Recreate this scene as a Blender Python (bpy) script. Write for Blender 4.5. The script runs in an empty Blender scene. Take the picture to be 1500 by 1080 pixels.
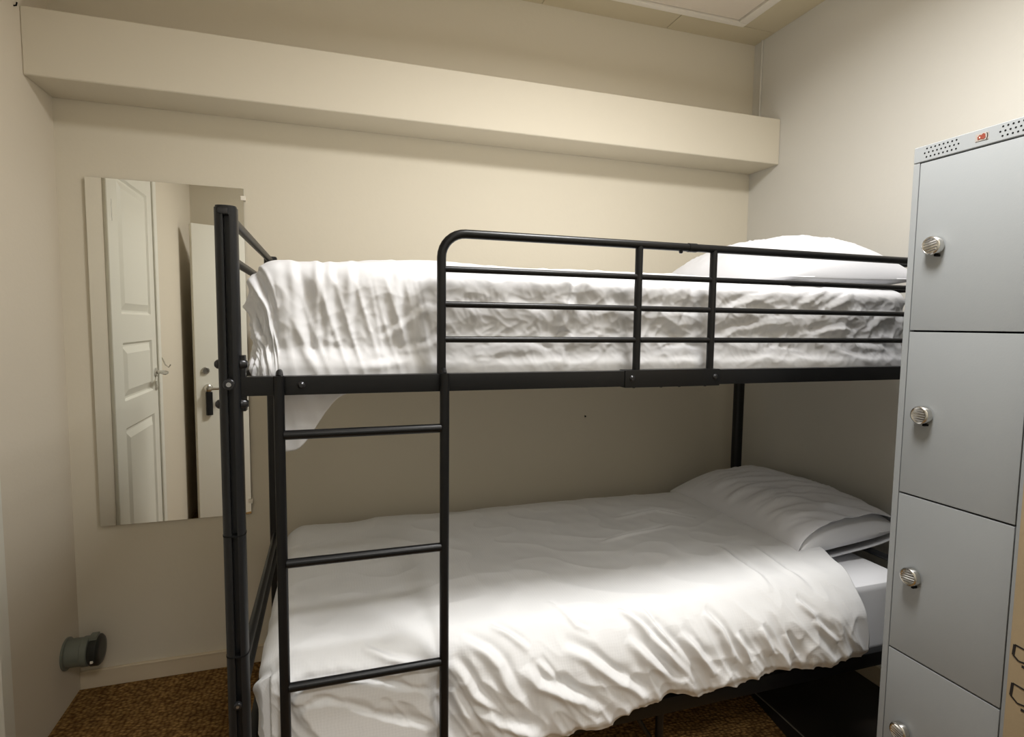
import bpy, bmesh, math, random
import numpy as np
from mathutils import Matrix, Vector

scene = bpy.context.scene
COL = scene.collection
PI = math.pi

# ------------------------------------------------------------------ camera, world, light, exposure
F_PX = 829.48
CAM_C = np.array([0.8808, -2.3536, 1.35])
CAM_M = np.array([[0.95213977, -0.30544979, 0.0114143],
                  [-0.01305209, -0.07793757, -0.9968728],
                  [0.30538419, 0.94901326, -0.07819422]])      # rows: right, down, forward
cam_data = bpy.data.cameras.new('camera')
cam_data.sensor_width = 36.0
cam_data.sensor_fit = 'HORIZONTAL'
cam_data.lens = F_PX / 1500.0 * 36.0
cam_data.clip_start = 0.02
cam = bpy.data.objects.new('camera', cam_data)
COL.objects.link(cam)
r_, d_, f_ = CAM_M
cam.matrix_world = Matrix(((r_[0], -d_[0], -f_[0], CAM_C[0]),
                           (r_[1], -d_[1], -f_[1], CAM_C[1]),
                           (r_[2], -d_[2], -f_[2], CAM_C[2]),
                           (0, 0, 0, 1)))
scene.camera = cam

world = bpy.data.worlds.new('world')
scene.world = world
world.use_nodes = True
world.node_tree.nodes['Background'].inputs[0].default_value = (1.0, 0.93, 0.82, 1)
world.node_tree.nodes['Background'].inputs[1].default_value = 0.25

LAMP_POS = (1.72, -1.50)
LAMP_SIZE = 0.46
LAMP_POWER = 40.0
LAMP_COLOR = (1.0, 0.995, 0.985)
LAMP_SPREAD = 166.0
HALL_FILL_POWER = 26.0  # unseen corridor lamp, added as soft frontal fill through the doorway

scene.view_settings.view_transform = 'Standard'
scene.view_settings.look = 'None'
scene.view_settings.gamma = 1.0
scene.view_settings.use_curve_mapping = False
scene.view_settings.exposure = 0.0

# room dimensions (metres): X along the back wall, Y towards it (0 = back wall), Z up
W, H, REAR = 2.85, 2.70, -2.20


# ------------------------------------------------------------------ pixel helpers (1500 x 1080 frame)
def px_of(P):
    v = (np.asarray(P) - CAM_C) @ CAM_M.T
    return np.stack([750 + F_PX * v[..., 0] / v[..., 2], 540 + F_PX * v[..., 1] / v[..., 2]], -1)


# ------------------------------------------------------------------ materials
def srgb(r, g, b):
    f = lambda c: (c / 255.0 / 12.92) if c <= 10 else ((c / 255.0 + 0.055) / 1.055) ** 2.4
    return (f(r), f(g), f(b), 1.0)


def mat(name, color, rough=0.5, metal=0.0, spec=0.5, noise=None, bump=None, sheen=0.0, coat=0.0):
    """noise=(scale, amount): gentle colour variation; bump=(scale, strength, detail)"""
    m = bpy.data.materials.new(name)
    m.use_nodes = True
    nt = m.node_tree
    b = nt.nodes['Principled BSDF']
    b.inputs['Base Color'].default_value = color
    b.inputs['Roughness'].default_value = rough
    b.inputs['Metallic'].default_value = metal
    b.inputs['Specular IOR Level'].default_value = spec
    if sheen:
        b.inputs['Sheen Weight'].default_value = sheen
    if coat:
        b.inputs['Coat Weight'].default_value = coat
    tc = nt.nodes.new('ShaderNodeTexCoord')
    if noise:
        n = nt.nodes.new('ShaderNodeTexNoise')
        n.inputs['Scale'].default_value = noise[0]
        n.inputs['Detail'].default_value = 5
        nt.links.new(tc.outputs['Object'], n.inputs['Vector'])
        mx = nt.nodes.new('ShaderNodeMix')
        mx.data_type = 'RGBA'
        k = noise[1]
        mx.inputs[6].default_value = tuple(c * (1 - k) for c in color[:3]) + (1,)
        mx.inputs[7].default_value = tuple(min(1, c * (1 + k)) for c in color[:3]) + (1,)
        nt.links.new(n.outputs['Fac'], mx.inputs[0])
        nt.links.new(mx.outputs[2], b.inputs['Base Color'])
    if bump:
        n2 = nt.nodes.new('ShaderNodeTexNoise')
        n2.inputs['Scale'].default_value = bump[0]
        n2.inputs['Detail'].default_value = bump[2] if len(bump) > 2 else 3
        nt.links.new(tc.outputs['Object'], n2.inputs['Vector'])
        bp = nt.nodes.new('ShaderNodeBump')
        bp.inputs['Strength'].default_value = bump[1]
        bp.inputs['Distance'].default_value = 0.004
        nt.links.new(n2.outputs['Fac'], bp.inputs['Height'])
        nt.links.new(bp.outputs['Normal'], b.inputs['Normal'])
    return m


def weave_mat(name, color, scale, strength, rough=0.85, line=0.0, sheen=0.15):
    """woven cloth: two crossed wave bumps plus soft colour mottling"""
    m = mat(name, color, rough, sheen=sheen, spec=0.25)
    nt = m.node_tree
    b = nt.nodes['Principled BSDF']
    uv = nt.nodes.new('ShaderNodeUVMap')
    hs = []
    for ax in ('X', 'Y'):
        w = nt.nodes.new('ShaderNodeTexWave')
        w.wave_type = 'BANDS'
        w.bands_direction = ax
        w.inputs['Scale'].default_value = scale
        w.inputs['Distortion'].default_value = 6.0
        w.inputs['Detail'].default_value = 3.0
        w.inputs['Detail Scale'].default_value = 0.6
        nt.links.new(uv.outputs['UV'], w.inputs['Vector'])
        hs.append(w)
    ad = nt.nodes.new('ShaderNodeMath')
    ad.operation = 'ADD'
    nt.links.new(hs[0].outputs['Fac'], ad.inputs[0])
    nt.links.new(hs[1].outputs['Fac'], ad.inputs[1])
    bp = nt.nodes.new('ShaderNodeBump')
    bp.inputs['Strength'].default_value = strength
    bp.inputs['Distance'].default_value = 0.002
    nt.links.new(ad.outputs[0], bp.inputs['Height'])
    nt.links.new(bp.outputs['Normal'], b.inputs['Normal'])
    return m


M = {}
M['cream'] = mat('cream_wall_paint', srgb(217, 209, 191), 0.75, spec=0.2, noise=(1.3, 0.02), bump=(55, 0.10, 4))
M['offwhite'] = mat('offwhite_wall_paint', srgb(209, 206, 198), 0.7, spec=0.25, noise=(1.1, 0.02), bump=(60, 0.12, 4))
M['leftwall'] = mat('warm_wall_paint', srgb(219, 209, 191), 0.7, spec=0.25, noise=(1.1, 0.02), bump=(60, 0.12, 4))
M['ceil_border'] = mat('cream_ceiling_border', srgb(206, 194, 166), 0.8, spec=0.2, bump=(90, 0.08))
M['ceil_tile'] = mat('ceiling_tile', srgb(228, 216, 200), 0.85, spec=0.15, bump=(160, 0.12))
M['ceil_trim'] = mat('white_ceiling_trim', srgb(238, 231, 218), 0.5, spec=0.3)
M['white_paint'] = mat('white_door_paint', srgb(231, 228, 216), 0.38, spec=0.5, bump=(30, 0.02))
M['baseboard'] = mat('painted_baseboard', srgb(214, 199, 172), 0.5, bump=(40, 0.04))
M['black_metal'] = mat('black_powder_coat', (0.0035, 0.0035, 0.0038, 1), 0.36, spec=0.3, bump=(400, 0.05))
M['post_metal'] = mat('charcoal_post_metal', (0.008, 0.0083, 0.009, 1), 0.38, spec=0.32, bump=(300, 0.04))
M['groove'] = mat('black_groove', (0.003, 0.003, 0.003, 1), 0.7, spec=0.2)
M['bolt'] = mat('dark_bolt', (0.03, 0.03, 0.032, 1), 0.3, metal=0.6)
M['bolt_bright'] = mat('bolt_socket', (0.35, 0.35, 0.36, 1), 0.3, metal=1.0)
M['chrome'] = mat('brushed_chrome', (0.62, 0.61, 0.58, 1), 0.22, metal=1.0)
M['steel'] = mat('satin_steel', (0.45, 0.43, 0.40, 1), 0.35, metal=1.0)
M['locker'] = mat('light_grey_locker', srgb(146, 149, 150), 0.42, spec=0.45, noise=(3, 0.015), bump=(220, 0.03))
M['locker_in'] = mat('locker_shadow_gap', srgb(60, 60, 60), 0.8)
M['dark'] = mat('dark_hole', (0.006, 0.006, 0.006, 1), 0.9, spec=0.1)
M['mirror'] = mat('mirror_glass', (0.90, 0.91, 0.88, 1), 0.0, metal=1.0)
M['mirror_edge'] = mat('mirror_edge', srgb(150, 156, 146), 0.25)
M['satin'] = weave_mat('white_satin_cotton', srgb(212, 212, 214), 900, 0.02, rough=0.62)
M['linen'] = weave_mat('white_linen_cotton', srgb(217, 217, 217), 42, 0.05, rough=0.85)
M['sheet'] = mat('white_bed_sheet', srgb(228, 228, 230), 0.8, spec=0.2, bump=(25, 0.05), sheen=0.1)
M['pillow'] = mat('white_pillow_cotton', srgb(210, 210, 213), 0.75, spec=0.2, bump=(22, 0.10), sheen=0.15)
M['mattress'] = mat('grey_mattress_ticking', srgb(196, 196, 198), 0.85, spec=0.15, bump=(80, 0.1))
M['floor'] = mat('dark_vinyl_floor', srgb(38, 33, 28), 0.45, noise=(4, 0.25), bump=(60, 0.04))
M['card'] = mat('brown_cardboard', srgb(160, 143, 115), 0.85, spec=0.15, noise=(9, 0.05), bump=(120, 0.06))
M['ink'] = mat('black_print', srgb(30, 24, 20), 0.8)
M['pipe'] = mat('grey_green_pipe', srgb(112, 116, 106), 0.45, noise=(30, 0.08))
M['pipe_cap'] = mat('dark_rubber_cap', srgb(36, 38, 36), 0.4)
M['label_red'] = mat('red_brown_label', srgb(128, 62, 48), 0.4)
M['label_plate'] = mat('label_plate', srgb(176, 168, 160), 0.3, metal=0.3)
M['plastic_black'] = mat('black_plastic', (0.01, 0.01, 0.01, 1), 0.35)
M['cable'] = mat('grey_cable', srgb(120, 115, 105), 0.5)
M['lamp_frame'] = mat('white_lamp_frame', srgb(238, 236, 230), 0.4)


def emission_mat(name, color, strength):
    m = bpy.data.materials.new(name)
    m.use_nodes = True
    b = m.node_tree.nodes['Principled BSDF']
    b.inputs['Base Color'].default_value = (0.8, 0.8, 0.8, 1)
    b.inputs['Emission Color'].default_value = color
    b.inputs['Emission Strength'].default_value = strength
    return m


M['lamp'] = emission_mat('lamp_diffuser', (1, 0.95, 0.87, 1), 3.0)


def coir_mat():
    m = mat('brown_coir_weave', srgb(128, 96, 58), 0.95, spec=0.1)
    nt = m.node_tree
    b = nt.nodes['Principled BSDF']
    tc = nt.nodes.new('ShaderNodeTexCoord')
    mp = nt.nodes.new('ShaderNodeMapping')
    mp.inputs['Scale'].default_value = (70, 105, 70)
    nt.links.new(tc.outputs['Object'], mp.inputs['Vector'])
    v = nt.nodes.new('ShaderNodeTexVoronoi')
    v.inputs['Scale'].default_value = 1.0
    v.inputs['Randomness'].default_value = 0.6
    nt.links.new(mp.outputs['Vector'], v.inputs['Vector'])
    n = nt.nodes.new('ShaderNodeTexNoise')
    n.inputs['Scale'].default_value = 9
    n.inputs['Detail'].default_value = 8
    nt.links.new(tc.outputs['Object'], n.inputs['Vector'])
    rp = nt.nodes.new('ShaderNodeValToRGB')
    rp.color_ramp.elements[0].position = 0.0
    rp.color_ramp.elements[0].color = srgb(190, 150, 92)
    rp.color_ramp.elements[1].position = 0.75
    rp.color_ramp.elements[1].color = srgb(96, 68, 36)
    nt.links.new(v.outputs['Distance'], rp.inputs['Fac'])
    mx = nt.nodes.new('ShaderNodeMix')
    mx.data_type = 'RGBA'
    mx.blend_type = 'MULTIPLY'
    mx.inputs[0].default_value = 0.55
    rp2 = nt.nodes.new('ShaderNodeValToRGB')
    rp2.color_ramp.elements[0].position = 0.3
    rp2.color_ramp.elements[0].color = (0.35, 0.33, 0.3, 1)
    rp2.color_ramp.elements[1].position = 0.7
    rp2.color_ramp.elements[1].color = (1, 1, 1, 1)
    nt.links.new(n.outputs['Fac'], rp2.inputs['Fac'])
    nt.links.new(rp.outputs['Color'], mx.inputs[6])
    nt.links.new(rp2.outputs['Color'], mx.inputs[7])
    nt.links.new(mx.outputs[2], b.inputs['Base Color'])
    iv = nt.nodes.new('ShaderNodeMath')
    iv.operation = 'SUBTRACT'
    iv.inputs[0].default_value = 1.0
    nt.links.new(v.outputs['Distance'], iv.inputs[1])
    bp = nt.nodes.new('ShaderNodeBump')
    bp.inputs['Strength'].default_value = 0.9
    bp.inputs['Distance'].default_value = 0.006
    nt.links.new(iv.outputs[0], bp.inputs['Height'])
    nt.links.new(bp.outputs['Normal'], b.inputs['Normal'])
    return m


M['coir'] = coir_mat()


# ------------------------------------------------------------------ object helpers
def wloc(o):
    v = Vector((0, 0, 0))
    while o is not None:
        v = v + o.location
        o = o.parent
    return v


def tag(o, label=None, cat=None, group=None, kind=None):
    if label:
        o['label'] = label
    if cat:
        o['category'] = cat
    if group:
        o['group'] = group
    if kind:
        o['kind'] = kind
    return o


def empty(name, loc, label=None, cat=None, group=None, kind=None):
    o = bpy.data.objects.new(name, None)
    o.empty_display_size = 0.1
    o.location = loc
    COL.objects.link(o)
    return tag(o, label, cat, group, kind)


class MB:
    """collects geometry in world coordinates; build() links it as one mesh object"""

    def __init__(self):
        self.bm = bmesh.new()

    def box(self, x0, x1, y0, y1, z0, z1, bevel=0.0, seg=2, rot=None):
        x0, x1 = min(x0, x1), max(x0, x1)
        y0, y1 = min(y0, y1), max(y0, y1)
        z0, z1 = min(z0, z1), max(z0, z1)
        mt = Matrix.Translation(((x0 + x1) / 2, (y0 + y1) / 2, (z0 + z1) / 2))
        if rot is not None:
            mt = mt @ rot
        mt = mt @ Matrix.Diagonal((x1 - x0, y1 - y0, z1 - z0, 1))
        r = bmesh.ops.create_cube(self.bm, size=1.0, matrix=mt)
        if bevel:
            es = {e for v in r['verts'] for e in v.link_edges}
            bmesh.ops.bevel(self.bm, geom=list(es), offset=bevel, segments=seg, profile=0.7, affect='EDGES')
        return self

    def tube(self, pts, r, n=14, cap=True):
        pts = [Vector(p) for p in pts]
        rings = []
        up = None
        for i, p in enumerate(pts):
            if i == 0:
                t = (pts[1] - pts[0]).normalized()
            elif i == len(pts) - 1:
                t = (pts[-1] - pts[-2]).normalized()
            else:
                t = ((pts[i + 1] - p).normalized() + (p - pts[i - 1]).normalized()).normalized()
            if up is None:
                up = Vector((0, 0, 1)) if abs(t.z) < 0.9 else Vector((0, 1, 0))
            a = t.cross(up).normalized()
            b = a.cross(t).normalized()
            up = b
            rr = r[i] if isinstance(r, (list, tuple)) else r
            rings.append([self.bm.verts.new(p + a * (rr * math.cos(2 * PI * k / n)) + b * (rr * math.sin(2 * PI * k / n)))
                          for k in range(n)])
        for i in range(len(rings) - 1):
            for k in range(n):
                self.bm.faces.new((rings[i][k], rings[i][(k + 1) % n], rings[i + 1][(k + 1) % n], rings[i + 1][k]))
        if cap:
            self.bm.faces.new(list(reversed(rings[0])))
            self.bm.faces.new(rings[-1])
        return self

    def lathe(self, origin, axis, prof, n=24):
        """prof: list of (distance along axis, radius)"""
        o = Vector(origin)
        ax = Vector(axis).normalized()
        return self.tube_prof(o, ax, prof, n)

    def tube_prof(self, o, ax, prof, n):
        up = Vector((0, 0, 1)) if abs(ax.z) < 0.9 else Vector((0, 1, 0))
        a = ax.cross(up).normalized()
        b = a.cross(ax).normalized()
        rings = []
        for s, rr in prof:
            rings.append([self.bm.verts.new(o + ax * s + a * (rr * math.cos(2 * PI * k / n)) + b * (rr * math.sin(2 * PI * k / n)))
                          for k in range(n)])
        for i in range(len(rings) - 1):
            for k in range(n):
                self.bm.faces.new((rings[i][k], rings[i][(k + 1) % n], rings[i + 1][(k + 1) % n], rings[i + 1][k]))
        self.bm.faces.new(list(reversed(rings[0])))
        self.bm.faces.new(rings[-1])
        return self

    def prism(self, outline, z0, z1):
        """outline: XY points, extruded vertically"""
        lo = [self.bm.verts.new((x, y, z0)) for x, y in outline]
        hi = [self.bm.verts.new((x, y, z1)) for x, y in outline]
        n = len(outline)
        for k in range(n):
            self.bm.faces.new((lo[k], lo[(k + 1) % n], hi[(k + 1) % n], hi[k]))
        self.bm.faces.new(list(reversed(lo)))
        self.bm.faces.new(hi)
        return self

    def poly(self, pts3, thick_vec):
        """flat outline of 3D points, thickened along a vector"""
        tv = Vector(thick_vec)
        lo = [self.bm.verts.new(Vector(p)) for p in pts3]
        hi = [self.bm.verts.new(Vector(p) + tv) for p in pts3]
        n = len(pts3)
        for k in range(n):
            self.bm.faces.new((lo[k], lo[(k + 1) % n], hi[(k + 1) % n], hi[k]))
        self.bm.faces.new(list(reversed(lo)))
        self.bm.faces.new(hi)
        return self

    def build(self, name, material, parent=None, smooth=True, loc=None, angle=40):
        bmesh.ops.recalc_face_normals(self.bm, faces=self.bm.faces[:])
        base = wloc(parent) if parent is not None else Vector((0, 0, 0))
        if loc is not None:
            base = base + (Vector(loc) - base)
        bmesh.ops.translate(self.bm, verts=self.bm.verts[:], vec=-base)
        me = bpy.data.meshes.new(name)
        self.bm.to_mesh(me)
        self.bm.free()
        if smooth:
            me.polygons.foreach_set('use_smooth', [True] * len(me.polygons))
            me.set_sharp_from_angle(angle=math.radians(angle))
        me.materials.append(material if not isinstance(material, str) else M[material])
        o = bpy.data.objects.new(name, me)
        COL.objects.link(o)
        if parent is not None:
            o.parent = parent
            if loc is not None:
                o.location = Vector(loc) - wloc(parent)
        elif loc is not None:
            o.location = loc
        return o


def copy_part(o, parent, dloc):
    c = o.copy()
    COL.objects.link(c)
    c.parent = parent
    c.location = o.location + Vector(dloc)
    return c


def struct(o):
    o['kind'] = 'structure'
    return o


# ------------------------------------------------------------------ numpy noise
_rng = np.random.RandomState(7)
_perm = _rng.permutation(512)
_ang = _rng.rand(512) * 2 * PI


def perlin(x, y, seed=0):
    x = np.asarray(x, float)
    y = np.asarray(y, float)
    xi = np.floor(x).astype(int)
    yi = np.floor(y).astype(int)
    xf = x - xi
    yf = y - yi
    u = xf ** 3 * (xf * (xf * 6 - 15) + 10)
    v = yf ** 3 * (yf * (yf * 6 - 15) + 10)

    def g(ix, iy, dx, dy):
        h = _perm[(_perm[(ix + seed * 37) % 512] + iy) % 512]
        a = _ang[h]
        return np.cos(a) * dx + np.sin(a) * dy
    n00 = g(xi, yi, xf, yf)
    n10 = g(xi + 1, yi, xf - 1, yf)
    n01 = g(xi, yi + 1, xf, yf - 1)
    n11 = g(xi + 1, yi + 1, xf - 1, yf - 1)
    return (n00 * (1 - u) + n10 * u) * (1 - v) + (n01 * (1 - u) + n11 * u) * v


def sstep(a, b, x):
    t = np.clip((np.asarray(x, float) - a) / (b - a), 0, 1)
    return t * t * (3 - 2 * t)


def ridge(x, y, seed=0, sharp=1.0):
    """creased noise: sharp crests, 0..1"""
    return (1 - np.minimum(1, np.abs(perlin(x, y, seed)) * 2.2)) ** (1.0 + sharp)


def strokes_disp(A, B, strokes):
    """A, B: cloth coordinates (metres). strokes: (polyline in A,B, width, height).
    A stroke is a crease: a soft ridge with a valley along its left-hand side."""
    D = np.zeros_like(A)
    for pts, w, h in strokes:
        pts = np.asarray(pts, float)
        seg = np.diff(pts, axis=0)
        L = np.hypot(seg[:, 0], seg[:, 1])
        cum = np.concatenate([[0], np.cumsum(L)])
        tot = cum[-1]
        if tot < 1e-6:
            continue
        best = np.full(A.shape, 1e9)
        side = np.zeros_like(A)
        along = np.zeros_like(A)
        for i in range(len(seg)):
            if L[i] < 1e-9:
                continue
            dx = A - pts[i, 0]
            dy = B - pts[i, 1]
            t = np.clip((dx * seg[i, 0] + dy * seg[i, 1]) / L[i] ** 2, 0, 1)
            ex = dx - t * seg[i, 0]
            ey = dy - t * seg[i, 1]
            d = np.hypot(ex, ey)
            s = np.sign(seg[i, 0] * dy - seg[i, 1] * dx)
            m = d < best
            best = np.where(m, d, best)
            side = np.where(m, s, side)
            along = np.where(m, (cum[i] + t * L[i]) / tot, along)
        taper = np.sin(np.clip(along, 0, 1) * PI) ** 0.6
        sd = best * side
        prof = np.exp(-(sd / w) ** 2) - 0.75 * np.exp(-((sd - 1.5 * w) / (1.0 * w)) ** 2)
        D += h * taper * prof
    return D


def grid_normals(P):
    du = np.gradient(P, axis=0)
    dv = np.gradient(P, axis=1)
    n = np.cross(du, dv)
    return n / (np.linalg.norm(n, axis=2, keepdims=True) + 1e-12)


def cloth_object(name, P, N, thick, material, UV, parent=None, loc=None):
    """two-layer cloth with a closed rim; thick: per-vertex inward offset"""
    nu, nv = P.shape[:2]
    Q = P - N * thick[..., None]
    V = np.concatenate([P.reshape(-1, 3), Q.reshape(-1, 3)])
    idx = np.arange(nu * nv).reshape(nu, nv)
    a, b, c, d = idx[:-1, :-1], idx[1:, :-1], idx[1:, 1:], idx[:-1, 1:]
    top = np.stack([a, b, c, d], -1).reshape(-1, 4)
    off = nu * nv
    bot = np.stack([a, d, c, b], -1).reshape(-1, 4) + off
    rim = []
    border = list(idx[:, 0]) + list(idx[-1, 1:]) + list(idx[-2::-1, -1]) + list(idx[0, -2:0:-1])
    n = len(border)
    for k in range(n):
        p, q = border[k], border[(k + 1) % n]
        rim.append((q, p, p + off, q + off))
    F = np.concatenate([top, bot, np.array(rim)])
    base = Vector(loc) if loc is not None else (wloc(parent) if parent else Vector((0, 0, 0)))
    V = V - np.array(base)
    me = bpy.data.meshes.new(name)
    me.vertices.add(len(V))
    me.vertices.foreach_set('co', V.astype(np.float32).ravel())
    me.loops.add(F.size)
    me.loops.foreach_set('vertex_index', F.astype(np.int32).ravel())
    me.polygons.add(len(F))
    me.polygons.foreach_set('loop_start', np.arange(0, F.size, 4, dtype=np.int32))
    me.polygons.foreach_set('use_smooth', np.ones(len(F), bool))
    me.update(calc_edges=True)
    uvl = me.uv_layers.new(name='UVMap')
    uvs = np.concatenate([UV.reshape(-1, 2), UV.reshape(-1, 2)])[F.ravel()]
    uvl.data.foreach_set('uv', uvs.astype(np.float32).ravel())
    me.materials.append(M[material])
    o = bpy.data.objects.new(name, me)
    COL.objects.link(o)
    if parent is not None:
        o.parent = parent
        if loc is not None:
            o.location = Vector(loc) - wloc(parent)
    elif loc is not None:
        o.location = loc
    return o


# ================================================================== THE ROOM
T = 0.10
struct(MB().box(0 - T, W + T, -3.5, T, -0.1, 0.0).build('floor', 'floor', smooth=False))
struct(MB().box(0 - T, W + T, 0.0, T, 0.0, H + 0.1).build('wall_back', 'cream', smooth=False))
struct(MB().box(W, W + T, REAR - 0.1, 0.0, 0.0, H + 0.1).build('wall_right', 'offwhite', smooth=False))

# left wall, with the opening of the panelled door
D1A, D1B, D1H = -0.505, -1.215, 2.13
struct(MB().box(-T, 0, D1A, 0, 0, H + 0.1).box(-T, 0, REAR - 0.1, D1B, 0, H + 0.1)
       .box(-T, 0, D1B, D1A, D1H, H + 0.1).build('wall_left', 'leftwall', smooth=False))
# rear wall, with the doorway the room is seen from
RX0, RX1 = 0.775, 1.66
struct(MB().box(0, RX0, REAR - 0.1, REAR, 0, H + 0.1).box(RX1, W, REAR - 0.1, REAR, 0, H + 0.1)
       .box(RX0, RX1, REAR - 0.1, REAR, 2.06, H + 0.1).build('wall_rear', 'cream', smooth=False))
# corridor beyond the doorway
struct(MB().box(-T, W + T, -3.6, -3.5, 0, H + 0.1).box(-T, 0, -3.5, REAR - 0.1, 0, H + 0.1)
       .box(W, W + T, -3.5, REAR - 0.1, 0, H + 0.1).build('wall_corridor', 'offwhite', smooth=False))

# boxed-in duct along the back wall
struct(MB().box(0, W, -0.191, 0, 2.093, 2.295, bevel=0.003, seg=1).build('trim_1', 'cream', smooth=False))
bpy.data.objects['trim_1']['label'] = 'boxed cream duct running along the back wall'

# ceiling slab, border boards, white trim frame and tiles
ceil = struct(MB().box(-T, W + T, -3.6, T, H + 0.012, H + 0.12).build('ceiling', 'ceil_border', smooth=False))
for (x0, x1) in ((0.0, 0.55), (0.553, 1.15), (1.153, 1.75), (1.753, 2.355), (2.358, W)):
    MB().box(x0, x1, -0.128, 0.0, H, H + 0.012, bevel=0.001, seg=1).build('border_board', 'ceil_border', ceil, smooth=False)
for (y0, y1) in ((-0.131, -0.60), (-0.603, -1.20), (-1.203, -1.80), (-1.803, REAR)):
    MB().box(2.672, W, y1, y0, H, H + 0.012, bevel=0.001, seg=1).build('border_board', 'ceil_border', ceil, smooth=False)
MB().box(0.0, 2.670, -0.160, -0.131, H - 0.006, H + 0.012, bevel=0.002).build('trim_strip', 'ceil_trim', ceil)
MB().box(2.625, 2.670, REAR, -0.161, H - 0.006, H + 0.012, bevel=0.002).build('trim_strip', 'ceil_trim', ceil)
XS = (0.0, 0.22, 0.82, 1.42, 2.02, 2.622)
YS = (-0.163, -0.50, -1.10, -1.70, REAR)
tile_mesh = {}
for i in range(5):
    for j in range(4):
        x0, x1, y1, y0 = XS[i] + 0.003, XS[i + 1] - 0.003, YS[j] - 0.003, YS[j + 1] + 0.003
        key = (round(x1 - x0, 3), round(y1 - y0, 3))
        c = ((x0 + x1) / 2, (y0 + y1) / 2, H)
        if key not in tile_mesh:
            tile_mesh[key] = MB().box(x0, x1, y0, y1, H, H + 0.012, bevel=0.002, seg=1).build('ceiling_tile', 'ceil_tile', ceil, smooth=False, loc=c)
        else:
            t = tile_mesh[key].copy()
            COL.objects.link(t)
            t.parent = ceil
            t.location = c
# the lamps: flat round ceiling lamps, one in the room and an added fill in the corridor


def round_lamp(x, y, power, label):
    lamp = empty('ceiling_lamp', (x, y, H), label, 'lamp')
    MB().lathe((x, y, H), (0, 0, -1), [(0, .255), (.018, .255), (.026, .248), (.026, .236), (.020, .234)], 48).build('trim_ring', 'lamp_frame', lamp)
    MB().lathe((x, y, H - 0.020), (0, 0, -1), [(0, .234), (.002, .234), (.004, .228)], 48).build('diffuser', 'lamp', lamp)
    ld = bpy.data.lights.new('ceiling_lamp_light', 'AREA')
    ld.shape = 'DISK'
    ld.size = LAMP_SIZE
    ld.energy = power
    ld.color = LAMP_COLOR
    ld.spread = math.radians(LAMP_SPREAD)
    lo = bpy.data.objects.new('lamp_light', ld)
    COL.objects.link(lo)
    lo.parent = lamp
    lo.location = (0, 0, -0.030)


round_lamp(LAMP_POS[0], LAMP_POS[1], LAMP_POWER, 'round flat ceiling lamp over the floor beside the bunk bed')
round_lamp(1.25, -3.10, HALL_FILL_POWER, 'added round fill lamp in the corridor, lighting the room through the doorway')

# thin painted conduit beside the right-hand corner
struct(MB().tube([(W - 0.004, -0.055, 2.30), (W - 0.004, -0.055, H)], 0.005, 8).build('trim_2', 'offwhite'))
bpy.data.objects['trim_2']['label'] = 'thin painted conduit in the corner above the duct'

# baseboards
struct(MB().box(0.0, W, -0.013, 0.0, 0.0, 0.072, bevel=0.002, seg=1).box(0.16, W, -0.016, -0.0, 0.066, 0.074, bevel=0.002, seg=1)
       .build('baseboard_back', 'baseboard', smooth=False))
struct(MB().box(W - 0.013, W, REAR, -0.014, 0.0, 0.072, bevel=0.002, seg=1).build('baseboard_right', 'baseboard', smooth=False))

# woven coir carpet over the dark floor
o = MB().prism([(0.0, REAR + 0.002), (2.08, REAR + 0.002), (2.335, -0.70), (2.46, -0.017), (0.0, -0.017)], 0.0, 0.009).build('coir_rug', 'coir', smooth=False)
tag(o, 'brown woven coir rug covering the floor under the bunk bed', 'rug')


# ------------------------------------------------------------------ door_1: white panelled door in the left wall
def raised_panel(mb, y0, y1, z0, z1, x, arch=0.0):
    """moulded field: sloping rim down to a groove, raised flat centre"""
    def outline(ins):
        ya, yb, za, zb = y0 - ins, y1 + ins, z0 + ins, z1 - ins      # y0 > y1 (towards the room's rear)
        pts = [(ya, za), (yb, za)]
        if arch:
            n = 10
            for k in range(n + 1):
                t = k / n
                yy = yb + (ya - yb) * t
                pts.append((yy, zb - arch + arch * math.sin(PI * t) ** 0.8))
        else:
            pts += [(yb, zb), (ya, zb)]
        return pts
    rings = []
    for ins, dx in ((0.0, 0.0), (0.010, -0.010), (0.018, -0.010), (0.050, 0.002)):
        rings.append([mb.bm.verts.new((x + dx, yy, zz)) for yy, zz in outline(ins)])
    n = len(rings[0])
    for i in range(3):
        for k in range(n):
            mb.bm.faces.new((rings[i][k], rings[i][(k + 1) % n], rings[i + 1][(k + 1) % n], rings[i + 1][k]))
    mb.bm.faces.new(rings[-1])
    return rings[0]


door1 = empty('door_1', (0, -0.85, 0), 'white panelled door in the left wall, seen in the mirror', kind='structure')
LA, LB = -0.530, -1.19           # leaf edges
XF = 0.004                       # leaf face
# stiles and rails of the leaf around the panels
PY0, PY1 = LA - 0.105, LB + 0.085
zr = [0.010, 0.20, 0.855, 0.98, 1.245, 1.375, 1.99, 2.10]
lf = MB()
lf.box(-0.036, XF, PY0, LA, zr[0], zr[-1])
lf.box(-0.036, XF, LB, PY1, zr[0], zr[-1])
for k in (0, 2, 4):
    lf.box(-0.036, XF, PY1, PY0, zr[k], zr[k + 1])
lf.box(-0.036, XF, PY1, PY0, zr[6], zr[7])
lf.box(-0.036, -0.012, PY1, PY0, zr[1], zr[6])
leaf1 = lf.build('leaf', 'white_paint', door1, smooth=False)
for (za, zb, ar) in ((zr[1], zr[2], 0), (zr[3], zr[4], 0), (zr[5], zr[6], 0)):
    pm = MB()
    raised_panel(pm, PY0, PY1, za, zb, XF, ar)
    pm.build('panel', 'white_paint', leaf1, smooth=False)
cs = MB()
cs.box(-0.09, 0.014, D1A - 0.022, D1A + 0.035, 0, D1H, bevel=0.003, seg=1)
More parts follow.
